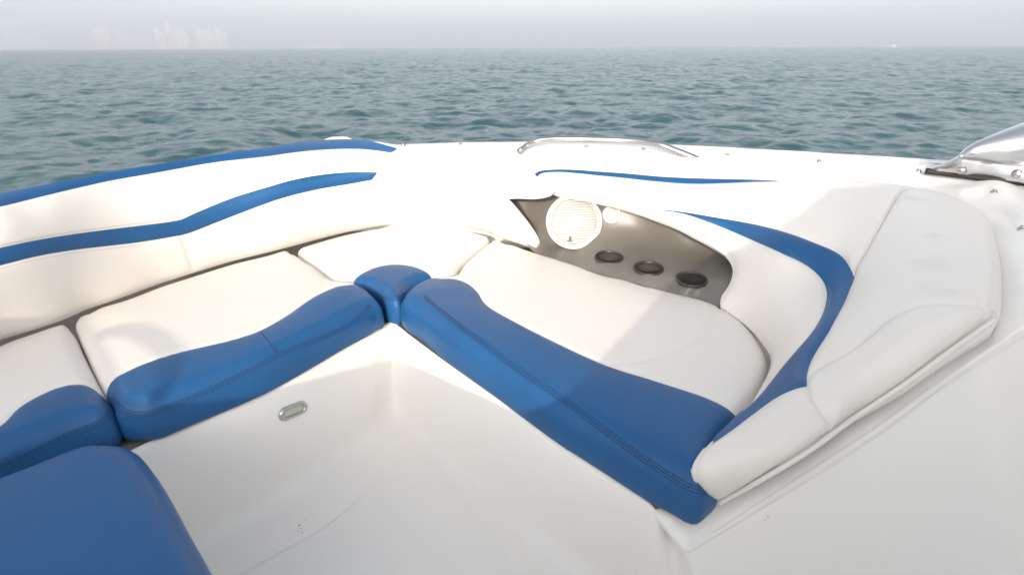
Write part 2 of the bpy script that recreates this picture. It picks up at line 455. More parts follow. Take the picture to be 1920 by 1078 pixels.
C_out = path(curve(flat([(734,601,-.09),(745,603,-.09),(751,598,-.08),(756,574,-.05),(760,560,-.04),(777,542,-.035),(800,529,-.03),(824,519,-.025),(845,514,-.02),(866,491,-.02),(899,462,-.02),(917,448,-.02),(919,441,-.01),(910,434,0),(884,427,0),(834,418,0),(800,416,0),(767,416,0),(700,423,0),(634,436,0),(580,451,0),(561,462,-.01),(557,469,-.02),(570,482,-.02),(595,501,-.02),(637,530,-.02),(650,531,-.025),(668,538,-.03),(688,548,-.04),(707,563,-.05),(716,578,-.07),(724,594,-.085)]), 6, True))
C_blue = np.vstack([top2(curve([(632,545),(648,530),(664,516),(687,504),(717,496),(747,494),(777,497),(801,505),(826,519),(845,535)], 6)), flat([(810,600,B),(745,640,B),(680,600,B)])])
rootC, obC = seat('seat_cushion', 'white corner cushion with small blue wedge, in the point between the two long cushions', C_out, C_blue, r=.03)

F_out = path(curve(flat([(-520,893,0),(-340,809,0),(-170,730,0),(-60,670,0),(0,637,0),(60,616,0),(103,605,-.005),(122,607,-.015),(134,618,-.025),(158,665,-.03),(180,708,-.03),(196,740,-.04),(214,774,-.06),(230,812,-.09),(226,838,B),(190,850,B),(134,870,B),(0,925,B),(-160,990,B),(-400,1100,B),(-560,1160,B),(-590,1000,-.05)]), 6, True))
F_blue = np.vstack([top2(curve([(-640,1060),(-320,925),(-120,850),(0,790),(33,760),(84,730),(117,717),(143,712),(164,713),(182,722),(210,740)], 6)), flat([(280,800,B),(260,880,B),(0,1000,B),(-330,1200,B),(-680,1300,B)])])
rootF, obF = seat('seat_cushion', 'shaded white and blue cushion cut off by the left edge of the photo', F_out, F_blue, sharp=top2([(-170,730),(-60,670),(0,637),(60,616),(103,605)]))

N_out = path(curve(flat([(-190,985,-.035),(0,899,-.035),(67,873,-.035),(133,846,-.035),(165,836,-.035),(190,833,-.035),(214,837,-.04),(238,846,-.05),(265,864,-.06),(292,895,-.06),(320,938,-.06),(350,994,-.06),(398,1080,-.06),(430,1150,-.06),(450,1240,-.06),(350,1330,-.06),(0,1360,-.06),(-260,1250,-.06)]), 6, True))
rootN, obN = seat('seat_cushion', 'plain dark blue filler cushion nearest the viewer, in the lower left corner', N_out, None, r=.04, allblue=True, zt=-.004, pbase='seat_pad')

ST_L = [(213,749),(217,756),(224,764),(233,771),(250,777),(277,775),(334,757),(401,727),(467,695),(521,667),(584,640),(640,617),(673,594),(688,581),(694,572)]
def seam_rows(ob, par, pts, double=True):
    thread(ob, par, pts, M_thread, r=.0008, name='seam_cord', lift=0)
    thread(ob, par, pts, M_thread, M_blue, off=.0055, name='stitch_row'); thread(ob, par, pts, M_thread, M_blue, off=-.0055, name='stitch_row')
seam_rows(obL, obL[1], ST_L)
thread(obL, obL[1], [(489,622),(500,636),(511,650),(520,662)], M_thread, name='seam_cord', r=.0009)
seam_rows(obR, obR[1], [(797,555),(806,566),(834,588),(880,624),(930,662),(980,698),(1040,738),(1100,781),(1160,826),(1220,869),(1270,901),(1300,916),(1330,922)])
seam_rows(obC, obC[1], [(706,551),(716,557),(727,561),(740,561),(752,556),(762,550)])
seam_rows(obF, obF[1], [(-150,938),(-60,903),(0,877),(67,846),(134,813),(187,792),(203,777),(206,768)])
# ---- left backrest -------------------------------------------------
L_top = [(-560,478),(-380,440),(-200,402),(-100,381),(0,361),(100,343),(200,326),(300,308),(401,291.5),(501,275),(568,265),(600,262),(634,260),(667,261),(694,265),(717,272),(741,281)]
L_roll = [(-560,504),(-380,463),(-200,424),(-100,405),(0,386),(100,362),(200,340),(300,322),(401,304),(501,292),(550,285),(600,280),(650,278),(684,279),(707,282),(734,287)]
L_crease = [(-560,890),(-380,804),(-200,722),(-100,679),(0,638),(60,620),(110,603),(167,579),(234,556),(301,531),(351,515),(434,490),(501,474),(556,460),(634,440),(700,427),(767,420),(834,422),(884,430),(917,438),(951,450),(1001,466)]
ctl = [(x, y, .345) for x, y in L_top[:-1]] + [(741,281,.335)]
ctl += [(x, y, .326) for x, y in L_roll[:-1]] + [(734,287,.322)]
ctl += [(x, y, -.008) for x, y in L_crease]
ctl += [(800,291,.318),(870,296,.312),(940,304,.305),(1008,337,.26),(1030,357,.235),(970,371,.20),(937,374,.185),(954,390,.155),(980,425,.075)]
mid = lambda t: [((1-t)*a[0]+t*b[0], (1-t)*a[1]+t*b[1], z) for a, b, z in []]
surfL = Relief(ctl, 2e-5)
S_up = [(-560,570),(-380,533),(-200,500),(-100,483),(0,465),(67,451),(134,440),(200,431),(267,423),(321,416),(341,412),(367,400),(434,372),(501,351),(550,337),(600,327.5),(650,323),(687,323),(708,324)]
S_lo = [(698,338.5),(650,347),(601,355),(534,371),(468,394),(401,420),(351,439),(321,445),(267,454),(200,462),(134,470),(67,482),(0,499),(-100,520),(-200,542),(-380,580),(-560,618)]
stripeL = path(curve(S_up, 6), curve(S_lo, 6))
rollL = np.vstack([curve(L_roll, 6), [(741,281),(760,240),(500,200),(-640,380),(-640,522)]])
lowerL = np.vstack([curve(S_lo[::-1], 6), [(714,330),(760,480),(600,520),(0,760),(-300,820),(-300,560)]])
outL = path(curve(L_top, 6), curve([(741,281),(800,287),(870,293),(940,301),(985,315),(1008,337)], 6), curve([(1008,337),(1024,349),(1031,357),(1026,364),(1001,370.5),(968,370.5),(937,374)], 6),
            curve([(937,374),(954,390),(974,414),(991,437),(1003,460),(1001,466)], 6), curve(L_crease[::-1], 6))
rootBL = empty('backrest_cushion', W(400, 503, 0), 'long curved white backrest with blue top roll and wavy blue stripe, along the left side', 'backrest', 'padded backrests round the bow')
def hL(P, do, ds, vl):
    z = -.003 * np.exp(-(ds / .006) ** 2) - np.where(vl == 0, .003, .004) * np.exp(-(do / .007))
    z += .004 * (1 - np.exp(-np.minimum(ds, do) / .05))
    return z
def roll_skirt(r, t): return [(r * math.sin(a), r * (1 - math.cos(a))) for a in (R(25), R(50), R(75), R(90))] + [(r * .95, r + t)]
obBL = panelled(surfL, outL, [('top_roll', rollL, M_blue), ('stripe', stripeL, M_blue)], ('padded_panel', M_white), step=6.0,
                seams=[curve([(342,441),(352,470),(362,500),(367,511)],5), curve([(741,281),(722,303),(708,324),(698,338)],4)], height=hL, skirt=roll_skirt(.007, .012), root=rootBL)

M_pale = mat('pale_thread', (.45, .42, .38), .8)
base_L = obBL[0]
for off, ptsx in ((0, [(x, y - 5) for x, y in S_up[:11]]), (0, [(x, y + 5) for x, y in S_lo[::-1][2:9]])):
    pts_ = [p for p in ptsx if p[0] > -60]
    if len(pts_) > 2: thread([base_L], base_L, pts_, M_pale, M_white, r=.0007, name='stitch_row')
# ---- right backrest ------------------------------------------------
R_outer = path(
    curve([(1011,325),(1014,319),(1024,315.5),(1044,314),(1100,317),(1167,321),(1234,326),(1301,328.5),(1401,329.5),(1488,330),(1581,329.5),(1647,332),(1700,338),(1748,347),(1790,358),(1831,374),(1854,388),(1864,420),(1874,460),(1879.5,504),(1881,537),(1878,567),(1869,591)], 6),
    curve([(1869,591),(1848,607),(1781,657),(1714,707),(1614,777),(1507,859),(1401,928),(1366,955),(1350,966)], 5),
    curve([(1350,966),(1337,954),(1317,924),(1304,890),(1303,866),(1315,837),(1334,813),(1360,787),(1381,765),(1404,740),(1422,714),(1435,687),(1438,664),(1424,634),(1397,600),(1375,581),(1354,564)], 6),
    curve([(1354,564),(1355,549),(1365,531),(1371,511),(1370,492),(1358,472),(1338,454),(1304,433),(1269,416),(1236,404),(1201,392),(1151,378),(1101,367),(1055,357),(1034,348),(1018,339),(1012,332),(1011,325)], 6))
ctl = [(1011,325,.277),(1024,315,.285),(1100,317,.288),(1234,326,.288),(1401,329.5,.292),(1581,329.5,.30),(1647,332,.304),(1724,343,.304),(1790,358,.30),(1848,385,.293),(1874,460,.275),(1881,537,.25),(1869,591,.225),
       (1614,777,.082),(1350,954,-.075),(1341,944,-.06),(1324,917,-.015),
       (1311,888,.015),(1309,867,.028),(1337,815,.045),(1381,765,.03),(1404,740,.015),(1435,687,0),(1438,664,0),(1424,634,0),(1397,600,0),(1354,564,.015),
       (1367,511,.07),(1354,475,.105),(1301,439,.145),(1234,410,.172),(1150,385,.19),(1054,363,.21),(1017,343,.245),
       (1413,418,.195),(1550,547,.125),(1500,640,.085),(1467,474,.17),(1599,520,.165),(1564,597,.14),(1510,717,.095),(1440,749,.055),(1370,840,.045),(1440,830,.06),
       (1681,368,.295),(1750,450,.262),(1750,540,.232),(1700,610,.20),(1620,690,.14),(1830,480,.262),(1840,560,.235)]
surfR = Relief(ctl, 5e-5)
smear(M_worn, [(surfR((x, y))[0], r) for x, y, r in ((1762,392,.05),(1758,450,.05),(1748,500,.06),(1765,545,.05),(1700,375,.08))], (.46, .45, .44), .4)
blueR = path(curve([(1227,391),(1267,393.7),(1347,407),(1413,418.7),(1480,435.4),(1530,454),(1564,469),(1580.6,482),(1594,504),(1599.6,517)], 6),
             curve([(1599.6,517),(1599,522),(1590.6,543),(1580.6,567),(1564,597),(1547,627),(1530,653),(1517,677),(1510.5,700),(1511,721)], 6),
             curve([(1511,721),(1494,724),(1467,734),(1440,749),(1407,772),(1373,797),(1337,819)], 6),
             curve([(1337,819),(1336,814),(1347,797),(1380,764),(1427,722),(1460,687),(1494,650),(1520,620),(1537,593),(1547,567),(1549.5,547),(1544,527),(1530,509),(1507,492),(1467,474),(1413,450.5),(1347,422),(1280,398.7),(1227,391)], 6))
edgeR = np.vstack([curve([(1488,330),(1434,334),(1368,339.5),(1301,342),(1234,338),(1167,331),(1100,324.5),(1047,318.5),(1027,319),(1017,323),(1013.5,330)], 6), [(1000,335),(1000,290),(1490,290)]])
flangeR = np.vstack([curve([(1340,942),(1347,945.6),(1401,920.6),(1467,874),(1534,823.7),(1570,797),(1614,767),(1681,719),(1747,667),(1814,613.6),(1848,580),(1853,570),(1856,554),(1859.5,520.6),(1858,487),(1851,454),(1848,407),(1841,390),(1820,374),(1800,362)], 6),
                     [(1830,340),(1990,340),(1990,650),(1360,1040)]])
end_low = np.vstack([curve([(1511,721),(1518,737),(1531,757),(1548,780),(1571,797)], 5), [(1560,850),(1360,1000),(1280,960),(1280,830),(1337,819)], curve([(1337,819),(1373,797),(1407,772),(1440,749),(1467,734),(1494,724),(1511,721)], 6)])
end_roll = np.vstack([curve([(1511,721),(1511,712),(1520,700),(1564,674),(1614,643.6),(1664,600),(1707,577),(1741,568),(1781,567),(1828,569.5),(1853,573)], 6), [(1880,600),(1571,830)], curve([(1571,797),(1548,780),(1531,757),(1518,737),(1511,721)], 5)])
rear_side = np.vstack([curve([(1724,343),(1697,351),(1681,368),(1664,397),(1647,427),(1631,455),(1614,484),(1604,500),(1599.6,517)], 6), curve([(1599.6,520),(1590,543),(1580,567),(1564,597),(1547,627),(1530,653),(1517,677),(1510,700),(1511,712)], 6),
                       curve([(1511,712),(1520,700),(1564,674),(1614,643.6),(1664,600),(1707,577),(1741,568),(1781,567),(1828,569.5),(1853,573)], 6), [(1990,560),(1960,330),(1760,300)]])
rootBR = empty('backrest_cushion', W(1437, 660, 0), 'sculpted white backrest with curling blue swoosh, wrapped around the right end of the bow', 'backrest', 'padded backrests round the bow')
def hR(P, do, ds, vl):
    z = -.0045 * np.exp(-(ds / .0055) ** 2) - .016 * np.exp(-(do / .014))
    z += .010 * (1 - np.exp(-np.minimum(ds, do) / .05))
    z -= np.where(vl == 2, .015, 0) * np.clip(ds / .005, 0, 1)
    z += np.where(vl == 4, .014, 0) * (1 - np.exp(-np.minimum(ds, do) / .03))
    return z
obBR = panelled(surfR, R_outer, [('stripe', blueR, M_blue), ('top_stripe', edgeR, M_blue), ('flange', flangeR, M_white), ('padded_end', end_low, M_white), ('padded_end', end_roll, M_white), ('side_panel', rear_side, M_worn)],
                ('padded_panel', M_white), step=6.0, height=hR, skirt=roll_skirt(.006, .014), root=rootBR)
# piping cords
def cord(surf, pts, r, m, par, lift=0.0, name='piping'):
    c = curve(pts, 6); c = resample(c, 4.0)
    P = surf(c) + surf.normal(c) * lift
    V, Fc = tube_data(P, r, 8); o = mesh(name, V, Fc, m); put(o, par); return o
cord(surfR, [(1724,343),(1697,351),(1681,368),(1664,397),(1647,427),(1631,455),(1614,484),(1604,500),(1600,516)], .0018, M_white, rootBR, -.001)
cord(surfR, [(1869,590),(1848,606),(1781,656),(1714,706),(1614,776),(1507,858),(1401,925),(1352,953)], .005, M_white, rootBR, -.012)

# ---- the ledge beside the right backrest: one plane under the rim of the pad
_a, _b = W(1350,960,-.11), W(1869,598,.19); _u = (_b - _a); _h = np.array([_u[1], -_u[0], 0]); _h /= np.linalg.norm(_h)
_n = np.cross(_u, _h + np.array([0, 0, -.04]))
def ledge(x, y):
    d = ray((x, y))[0]; p = CAM + d * (((_a - CAM) @ _n) / (d @ _n)); return (x, y, p[2])
# ---- deck ----------------------------------------------------------
gun = [(-560,470),(-200,395),(0,355),(200,321),(401,287),(568,262),(650,259),(700,264),(740,270),(800,267),(900,265),(980,264),(1100,264),(1200,266.5),(1300,271),(1400,276),(1540,284),(1650,291),(1740,297),(1800,301),(1920,313),(2100,335)]
gz = [.31,.31,.31,.31,.31,.31,.315,.325,.335,.335,.335,.335,.335,.335,.335,.335,.335,.335,.335,.335,.335,.335]
ctl = [(x, y, z) for (x, y), z in zip(gun, gz)][7:]
ctl += [(760,300,.295),(900,310,.28),(1000,335,.23),(1044,322,.262),(1234,331,.266),(1401,334,.268),(1581,334,.275),(1690,338,.281),(1800,366,.276),(1862,400,.264),(1892,500,.243),ledge(1862,603), ledge(1740,690), ledge(1620,774), ledge(1500,858), ledge(1352,960),
        (1044,345,.225),(1401,355,.235),(1581,355,.245),(1700,365,.25),(1800,400,.24),(1845,480,.225),(1232,957,-.112),
        (900,280,.325),(1100,285,.318),(1300,295,.316),(1540,305,.318),(1715,318,.312),(1740,322,.305),(1810,331,.302),(1925,344,.30),(1864,360,.296),(1916,428,.282),(2050,400,.295),(2100,370,.298),(1960,520,.27),
        ledge(1290,1028), ledge(1465,914), ledge(1640,800), ledge(1750,719), ledge(1840,655),(1960,570,.24),(2100,500,.28)]
surfD = Relief(ctl, 2e-5)
edge_line = [(1290,1028),(1465,914),(1640,800),(1750,719),(1860,640),(1960,575),(2100,500)]
deck_out = path(curve(gun[7:], 5), curve([(2100,335),(2100,500)], 8), curve(edge_line[::-1], 6),
                np.array([(1290,1028),(1262,994),(1232,957),(1300,940),(1346,945),(1500,850),(1600,776),(1750,668),(1845,600),(1862,550),(1845,470),(1835,410),(1800,385),(1700,365),(1581,350),(1401,350),(1234,350),(1044,335),(1000,345),(900,320),(760,310),(700,275)], float))
def hD(P, do, ds, vl): return -.012 * np.exp(-do / .010)
panelled(surfD, deck_out, [], ('deck', M_gel), step=9.0, height=lambda P, do, ds, vl: -.005 * np.exp(-do / .005), skirt=roll_skirt(.006, .012), root=boat)

# console wall below the deck edge, hull outside, liner inside
G3 = WZ([(x, y, z) for (x, y), z in zip(gun, gz)]); G3[:8, :] += np.array([-.05, .06, -.06])
G3 = resample(curve(G3, 6), .04)
cen = np.array([.2, .6, 0]); od = G3 - cen; od[:, 2] = 0; od /= np.linalg.norm(od, axis=1)[:, None]
loft('hull', [G3 - od * .03 + [0,0,-.01], G3 - od * .004 + [0,0,-.004], G3 + od * .008 + [0,0,-.015], G3 + od * .012 + [0,0,-.05], G3 + od * .03 + [0,0,-.06], G3 + od * .03 + [0,0,-.09], G3 + od * .01 + [0,0,-.1], G3 - od * .05 + [0,0,-.45], G3 - od * .15 + [0,0,-.8], G3 - od * .4 + [0,0,-1.1]], M_gel, boat)

# liner: bench fronts sweeping down to the floor
Tp = [(-250,1010),(-100,985),(60,930),(200,872),(300,824),(401,783),(501,739),(567,703),(650,654),(700,628),(716,617),(735,606),(752,617),(768,630),(834,680),(927,748),(1051,841),(1200,937),(1290,990)]
Cp = [(-230,1300),(-120,1240),(60,1180),(230,1095),(330,1045),(440,985),(520,942),(580,905),(650,853),(696,812),(716,793),(735,782),(750,782),(772,792),(830,842),(925,930),(1040,1030),(1180,1130),(1280,1185)]
T3 = curve(WZ([(x, y, B - .003) for x, y in Tp]), 8)
C3 = curve(WZ([(x, y, Z_FLOOR) for x, y in Cp]), 8)
T3 = T3[:-8]; C3 = C3[:-8]
# ... and round the corner into the console side
ep = resample(curve(edge_line, 8), 14); E3 = surfD(ep) - np.array([0, 0, .012])
dn_ = np.array([.42, -.90, 0]); EC = E3 + dn_ * (.5 * (E3[:, 2:3] - Z_FLOOR)); EC[:, 2] = Z_FLOOR
n1 = len(T3)
mid_t = curve(np.vstack([T3[-1], W(1232,957,-.114), W(1262,993,-.16), E3[0]]), 6)[1:-1]
mid_c = np.vstack([np.linspace(0, 1, len(mid_t) + 2)[1:-1, None] * (EC[0] - C3[-1]) + C3[-1]])
bul = np.sin(np.linspace(0, math.pi, len(mid_t) + 2)[1:-1])[:, None]; mid_c = mid_c + bul * np.array([.0, -.015, 0])
T3 = np.vstack([T3, mid_t, E3]); C3 = np.vstack([C3, mid_c, EC])
fc = np.array([.02, .55, Z_FLOOR]); inw = fc - C3; inw[n1:] = dn_; inw[:, 2] = 0; inw /= np.linalg.norm(inw, axis=1)[:, None]
for _ in range(30): inw[n1-8:-1] = (inw[n1-9:-2] + 2 * inw[n1-8:-1] + inw[n1-7:][:len(inw[n1-8:-1])]) / 4
outw = -inw
out2 = np.where(T3[:, :1] < -.37, np.array([[-.6, .8, 0]]), np.array([[.35, .94, 0]]))
rows = [T3 + outw * .012, T3 + outw * .004 + [0,0,-.003], T3 + outw * .001 + [0,0,-.010]]
T0 = rows[-1]
for t in (.15, .3, .45, .6, .72): rows.append(T0 * (1 - t) + C3 * t)
Aq = T0 * .2 + C3 * .8; Dq = C3 + inw * .07
for t in np.linspace(0, 1, 8): rows.append((1-t)**2 * Aq + 2*t*(1-t) * C3 + t*t * Dq)
rows.append(C3 + inw * .16)
bench = loft('bench_front', rows, M_gel, boat)
fl = np.array([[-1.6,-.8,Z_FLOOR-.001],[1.6,-.8,Z_FLOOR-.001],[1.6,1.7,Z_FLOOR-.001],[-1.6,1.7,Z_FLOOR-.001]])
mb = MB(); mb.add(fl, [(0,1,2,3)]); floor_ = mb.build('floor', M_floor, boat)
M_grime = mat('tan_grime', (.58, .52, .45), .8)
P, N = cast([o for o in boat.children if o.name in ('deck', 'bench_front')], resample(np.array([(1335,999),(1465,915),(1640,802),(1740,728)], float), 5))
MB().tube(P, .00045, 6).build('grime_line', M_grime, boat)
for x, y, r in ((1752,729,.006),(1770,719,.008),(1762,724,.004),(1440,968,.004),(1434,974,.003)):
    P, N = cast([bench], [(x, y)])
    if len(P): MB().lathe([(r, -.001),(r*.7, .0003),(.0001, .0004)], P[0], frame(N[0], up=(0, 1, .3)) @ np.diag([1.0, .35, 1]), 9).build('scuff_mark', M_grime, boat)
M_scuff = mat('scuff_dirt', (.10, .09, .08), .8)
for x, y, r in ((561,984,.0022),(564,990,.0015),(559,996,.0012),(566,998,.0016),(571,975,.001),(628,974,.0009),(596,938,.0009)):
    P, N = cast([bench, floor_], [(x, y)])
    MB().lathe([(r, -.0005),(r*.8, .0005),(.0001, .0006)], P[0], frame(N[0] + np.array([.001, .002, 0]), up=(0, 1, .3)), 7).build('scuff_mark', M_scuff, boat)
bt = np.vstack([T3 + outw * .010 + [0,0,-.002]])[:n1]; ob_ = []
for p, o in zip(bt, out2[:n1]): ob_.append(p + o * 1.1)
loft('bench_top', [bt, np.array(ob_)], mat('gap_shade_grey', (.16, .145, .13), .7), boat)  # shade in the gaps round the cushions is put into this dark colour

# ---- grey speaker panel -------------------------------------------
ctl = [(1003,464,-.005),(1050,479,-.005),(1100,495.6,-.005),(1167,514,-.005),(1234,532,-.005),(1301,549,-.005),(1350,563,-.005),
       (1142,497,.012),(1216,518,.012),(1297,540,.012),
       (1142,466,.026),(1217,484,.026),(1297,505,.028),(1360,530,.03)]
def wall(x, y, dist): # a point of the upright wall at a given forward distance
    d = ray((x, y))[0]; p = CAM + d * (dist / d[1]); return (x, y, p[2])
ctl += [wall(1010,440,1.93), wall(1076,414,1.92), wall(1076,472,1.865), wall(1035,462,1.91), wall(1076,360,1.97), wall(1030,350,2.0), wall(1146,398,1.885), wall(1120,445,1.86), wall(1200,455,1.80), wall(1240,430,1.80), wall(1300,470,1.71), wall(1300,425,1.73), wall(1370,490,1.60), wall(1370,450,1.62), wall(937,374,2.03), wall(960,372,2.05), wall(990,420,2.0), wall(1180,375,1.88), wall(1000,350,2.06)]
surfG = Relief(ctl, 1e-5)
pan_out = np.array([(925,360),(1000,345),(1010,325),(1060,345),(1150,368),(1234,392),(1301,418),(1354,450),(1390,490),(1395,545),(1372,580),(1337,573),(1301,560),(1234,543),(1167,525),(1100,506),(1050,490),(1000,473),(985,455),(960,415)], float)
pan_out = resample(pan_out, 6, True)
cups = [(1142,481.5,.0500),(1216.6,502,.0490),(1297.5,522.5,.0475)]
holes = []
for cx, cy, r in cups:
    c = surfG((cx, cy))[0]; n = surfG.normal((cx, cy))[0]; n = n * .35 + np.array([0, -.12, 1.0]); M = frame(n, up=(0, 1, 0))
    a = np.linspace(0, 2 * math.pi, 33)[:-1]
    rim = c + (M @ np.array([np.cos(a) * r * .9, np.sin(a) * r * .9, 0 * a])).T
    holes.append((c, M, r, to_px(rim)))
obG = panelled(surfG, pan_out, [('cup_hole', h[3], M_dark) for h in holes], ('speaker_panel', M_grey), step=5.0, height=None, skirt=(), root=boat)
for o in obG[1:]:
    if o: bpy.data.objects.remove(o)
for c, M, r, _ in holes:
    cu = MB().lathe([(r*.86,-.085),(.0001,-.085)], c, M, 36).lathe([(r*.86,-.085),(r*.88,-.05),(r*.90,0)], c, M, 36).build('cup_holder', M_cup, boat)
    ri = MB().lathe([(r*.88,-.01),(r*.885,.001),(r*.91,.0022),(r*.96,.0022),(r,.0006),(r*1.0,-.006)], c, M, 48).build('rim', M_dark, cu)

# speaker
sc_ = surfG((1076,414))[0]; n = (CAM - sc_) / np.linalg.norm(CAM - sc_); n = n + np.array([.02, 0, -.12]); M = frame(n); sr = 51.8 / F * ((sc_ - CAM) @ FW)
sc_ = sc_ + M[:, 2] * .030
mb = MB().lathe([(sr*.93,-.05),(sr*.985,-.008),(sr,.0),(sr*.99,.006),(sr*.95,.010),(sr*.86,.010),(sr*.815,.007),(sr*.80,.000)], sc_, M, 72)
spk = mb.build('speaker', M_wplast, boat)
mb = MB()
for k in range(-13, 14):
    y = k * sr * .057; hw = math.sqrt(max((sr*.80)**2 - y*y, 0))
    if hw > .005:
        xs = np.linspace(-hw, hw, 15); P = np.array([sc_ + M @ np.array([x, y, .004 + .006 * (1 - (x*x + y*y) / (sr*.8)**2)]) for x in xs])
        mb.tube(P, sr * .0200, 6)
mb.build('grille', M_wplast, spk)
MB().lathe([(sr*.8,-.004),(.0001,-.006)], sc_, M, 48).build('cone', mat('speaker_cone', (.16,.155,.15), .5), spk)
MB().lathe([(sr*.27,.006),(sr*.25,.0125),(sr*.12,.0165),(.0001,.017)], sc_, M, 32).build('dome', M_wplast, spk)
for k in range(8):
    a = R(22.5 + 45 * k); p = sc_ + M @ np.array([sr*.905*math.cos(a), sr*.905*math.sin(a), .009])
    MB().lathe([(.0035,0),(.0035,.0022),(.0001,.0024)], p, M, 12).build('screw', M_snap, spk)
for a0, a1 in ((20,52),(-52,-22),(118,140),(75,100),(-108,-80)):
    aa = np.radians(np.linspace(a0, a1, 14)); P = np.array([sc_ + M @ np.array([sr*.86*math.cos(a), sr*.86*math.sin(a), .0098]) for a in aa])
    MB().tube(P, .0011, 6).build('slot', M_mark, spk)
# the mark on the grille
mb = MB(); u = sr * .105; oy = -sr * .62; ox = -sr * .12
def bar(x0, y0, x1, y1, w):
    c = np.array([(x0+x1)/2, (y0+y1)/2, 0]); L = math.hypot(x1-x0, y1-y0) / 2; a = math.atan2(y1-y0, x1-x0)
    Mr = np.array([[math.cos(a), -math.sin(a), 0],[math.sin(a), math.cos(a), 0],[0,0,1.0]])
    mb.box(sc_ + M @ (np.array([ox, oy, .0135]) + c * np.array([1,1,0])), np.array([L, w, .0008]), M @ Mr)
bar(-.15*u, u, -.15*u, -.55*u, .17*u); bar(-.02*u, -.62*u, -.95*u, -.62*u, .17*u)
bar(.28*u, u, .28*u, -.45*u, .17*u); bar(.28*u, -.45*u, .95*u, -.75*u, .17*u)
mb.build('emblem', M_mark, spk, smooth=False)
# tweeter
tc_ = surfG((1147,402))[0]; tn = CAM - tc_; M = frame(tn); tr = 17.0 / F * ((tc_ - CAM) @ FW); tc_ = tc_ + M[:, 2] * .012
tw = MB().lathe([(tr*.9,-.03),(tr,-.004),(tr*.98,.004),(tr*.86,.007),(tr*.72,.003)], tc_, M, 40).build('tweeter', M_wplast, boat)
MB().lathe([(tr*.73,.002),(tr*.5,.006),(tr*.2,.009),(.0001,.0095)], tc_, M, 32).build('dome', mat('tweeter_dome', (.62,.58,.53), .4), tw)

# ---- grab rail -----------------------------------------------------
rp = [W(974,284,.312), W(988,274,.325), W(1003,266,.345), W(1018,262.5,.352), W(1040,261,.354), W(1100,261.5,.354), W(1170,263.5,.354), W(1210,266.5,.354), W(1238,272,.35), W(1262,281,.336), W(1285,290,.322), W(1309,300,.305)]
rail = MB().tube(resample(curve(rp, 8), .01), .0125, 16).build('grab_rail', mat('satin_steel', (.40, .40, .41), .34, metal=1), boat)
# ---- deck snaps ----------------------------------------------------
for k, (x, y) in enumerate([(756,272),(863,271),(1099,276),(1206,281),(1364,291),(1536,303.5),(1722,321),(1864,360),(1916,429)]):
    p = surfD((x, y))[0]; M = frame(np.array([0, .02, 1.0]), up=(0, 1, 0))
    MB().lathe([(.0085,-.004),(.0085,.001),(.0075,.002),(.0055,.0022),(.0052,.0062),(.0046,.0072),(.0001,.0074)], p, M, 20).build('deck_snap', M_snap, boat)

# ---- windscreen foot ----------------------------------------------
ctl = [(1744,320,.318),(1830,329,.318),(1930,342,.318),(2100,365,.318),(1800,297,.368),(1930,306,.368),(2100,318,.368)]
surfW = Relief(ctl, 1e-5)
foot = path(curve([(1744,319),(1770,309),(1800,296)], 4), curve([(1800,296),(1860,300),(1930,306),(2090,320)], 5), curve([(2090,320),(2090,362)], 4), curve([(2090,362),(1930,341),(1860,334),(1800,326),(1770,322),(1744,319)], 6))
ft = panelled(surfW, foot, [], ('windscreen_foot', M_alu), step=5, height=lambda P, do, ds, vl: -.004*np.exp(-do/.004), skirt=roll_skirt(.003, .02), root=boat)[0]
pc = [(1800,294,2.5,.385),(1815,287,9,.392),(1838,281.5,16,.40),(1875,277,25,.408),(1925,270,34,.418),(2000,258,40,.435),(2110,236,44,.465)]
pp = curve([(*W(x, y, z), r * np.linalg.norm(W(x, y, z) - CAM) / F / 1.2) for x, y, r, z in pc], 6)
MB().tube(pp[:, :3], pp[:, 3], 24).build('windscreen_post', M_alu, boat)
gk = np.array([W(x, y, z) for x, y, z in [(1735,321,.314),(1770,325,.313),(1810,330,.312),(1860,337,.311),(1925,343,.310),(2090,368,.31)]])
MB().tube(resample(curve(gk, 6), .01), .010, 10).build('rubber_gasket', M_rubber, boat)
for x, y in ((1803,319),(1907,326)):
    p = surfW((x, y))[0]; nn = surfW.normal((x, y))[0]
    child(MB().lathe([(.013,-.002),(.012,.006),(.007,.011),(.0001,.0125)], p, frame(nn), 20).build('bolt', M_steel), ft)

# ---- aft end of the open bow, unseen behind the viewer, outlines shaped to cast the bow's shade: bulkhead with a walk-through and two raked windscreens
YB = -.4
def on_screen(p):      # where sunlight reaching a point of the bow passes the windscreen plane
    q = p + SUN_DIR * ((YB - p[1]) / SUN_DIR[1]); return (q[0], q[2])
edge = [on_screen(W(*p)) for p in ((60,578,.03),(501,739,-.11),(735,690,-.20),(960,785,-.10),(1140,665,0),(1447,434,.19))]
lx0, lz0 = edge[0]; lx1, lz1 = edge[1]; sl = (lz0 - lz1) / (lx0 - lx1); rx0, rz0 = edge[-1]; rx1, rz1 = edge[-2]; sr_ = (rz0 - rz1) / (rx0 - rx1)
left = [(lx0 - .5, lz0 - .5 * sl), edge[0], edge[1]]; right = [edge[3], edge[4], edge[5], (rx0 + .2, rz0 + .2 * sr_), (rx0 + 1.0, rz0 + .25 * sr_)]
def sheet(name, pts, m, y=YB, th=.012):
    n = len(pts); V = [(x, y - th, z) for x, z in pts] + [(x, y + th, z) for x, z in pts]
    Fc = [tuple(range(n)), tuple(range(2*n-1, n-1, -1))] + [(i, (i+1) % n, n+(i+1) % n, n+i) for i in range(n)]
    return put(mesh(name, V, Fc, m, smooth=False), boat)
M_tint = mat('smoked_acrylic', (.03, .035, .04), .08)
gate = [edge[1], edge[2], edge[3]]
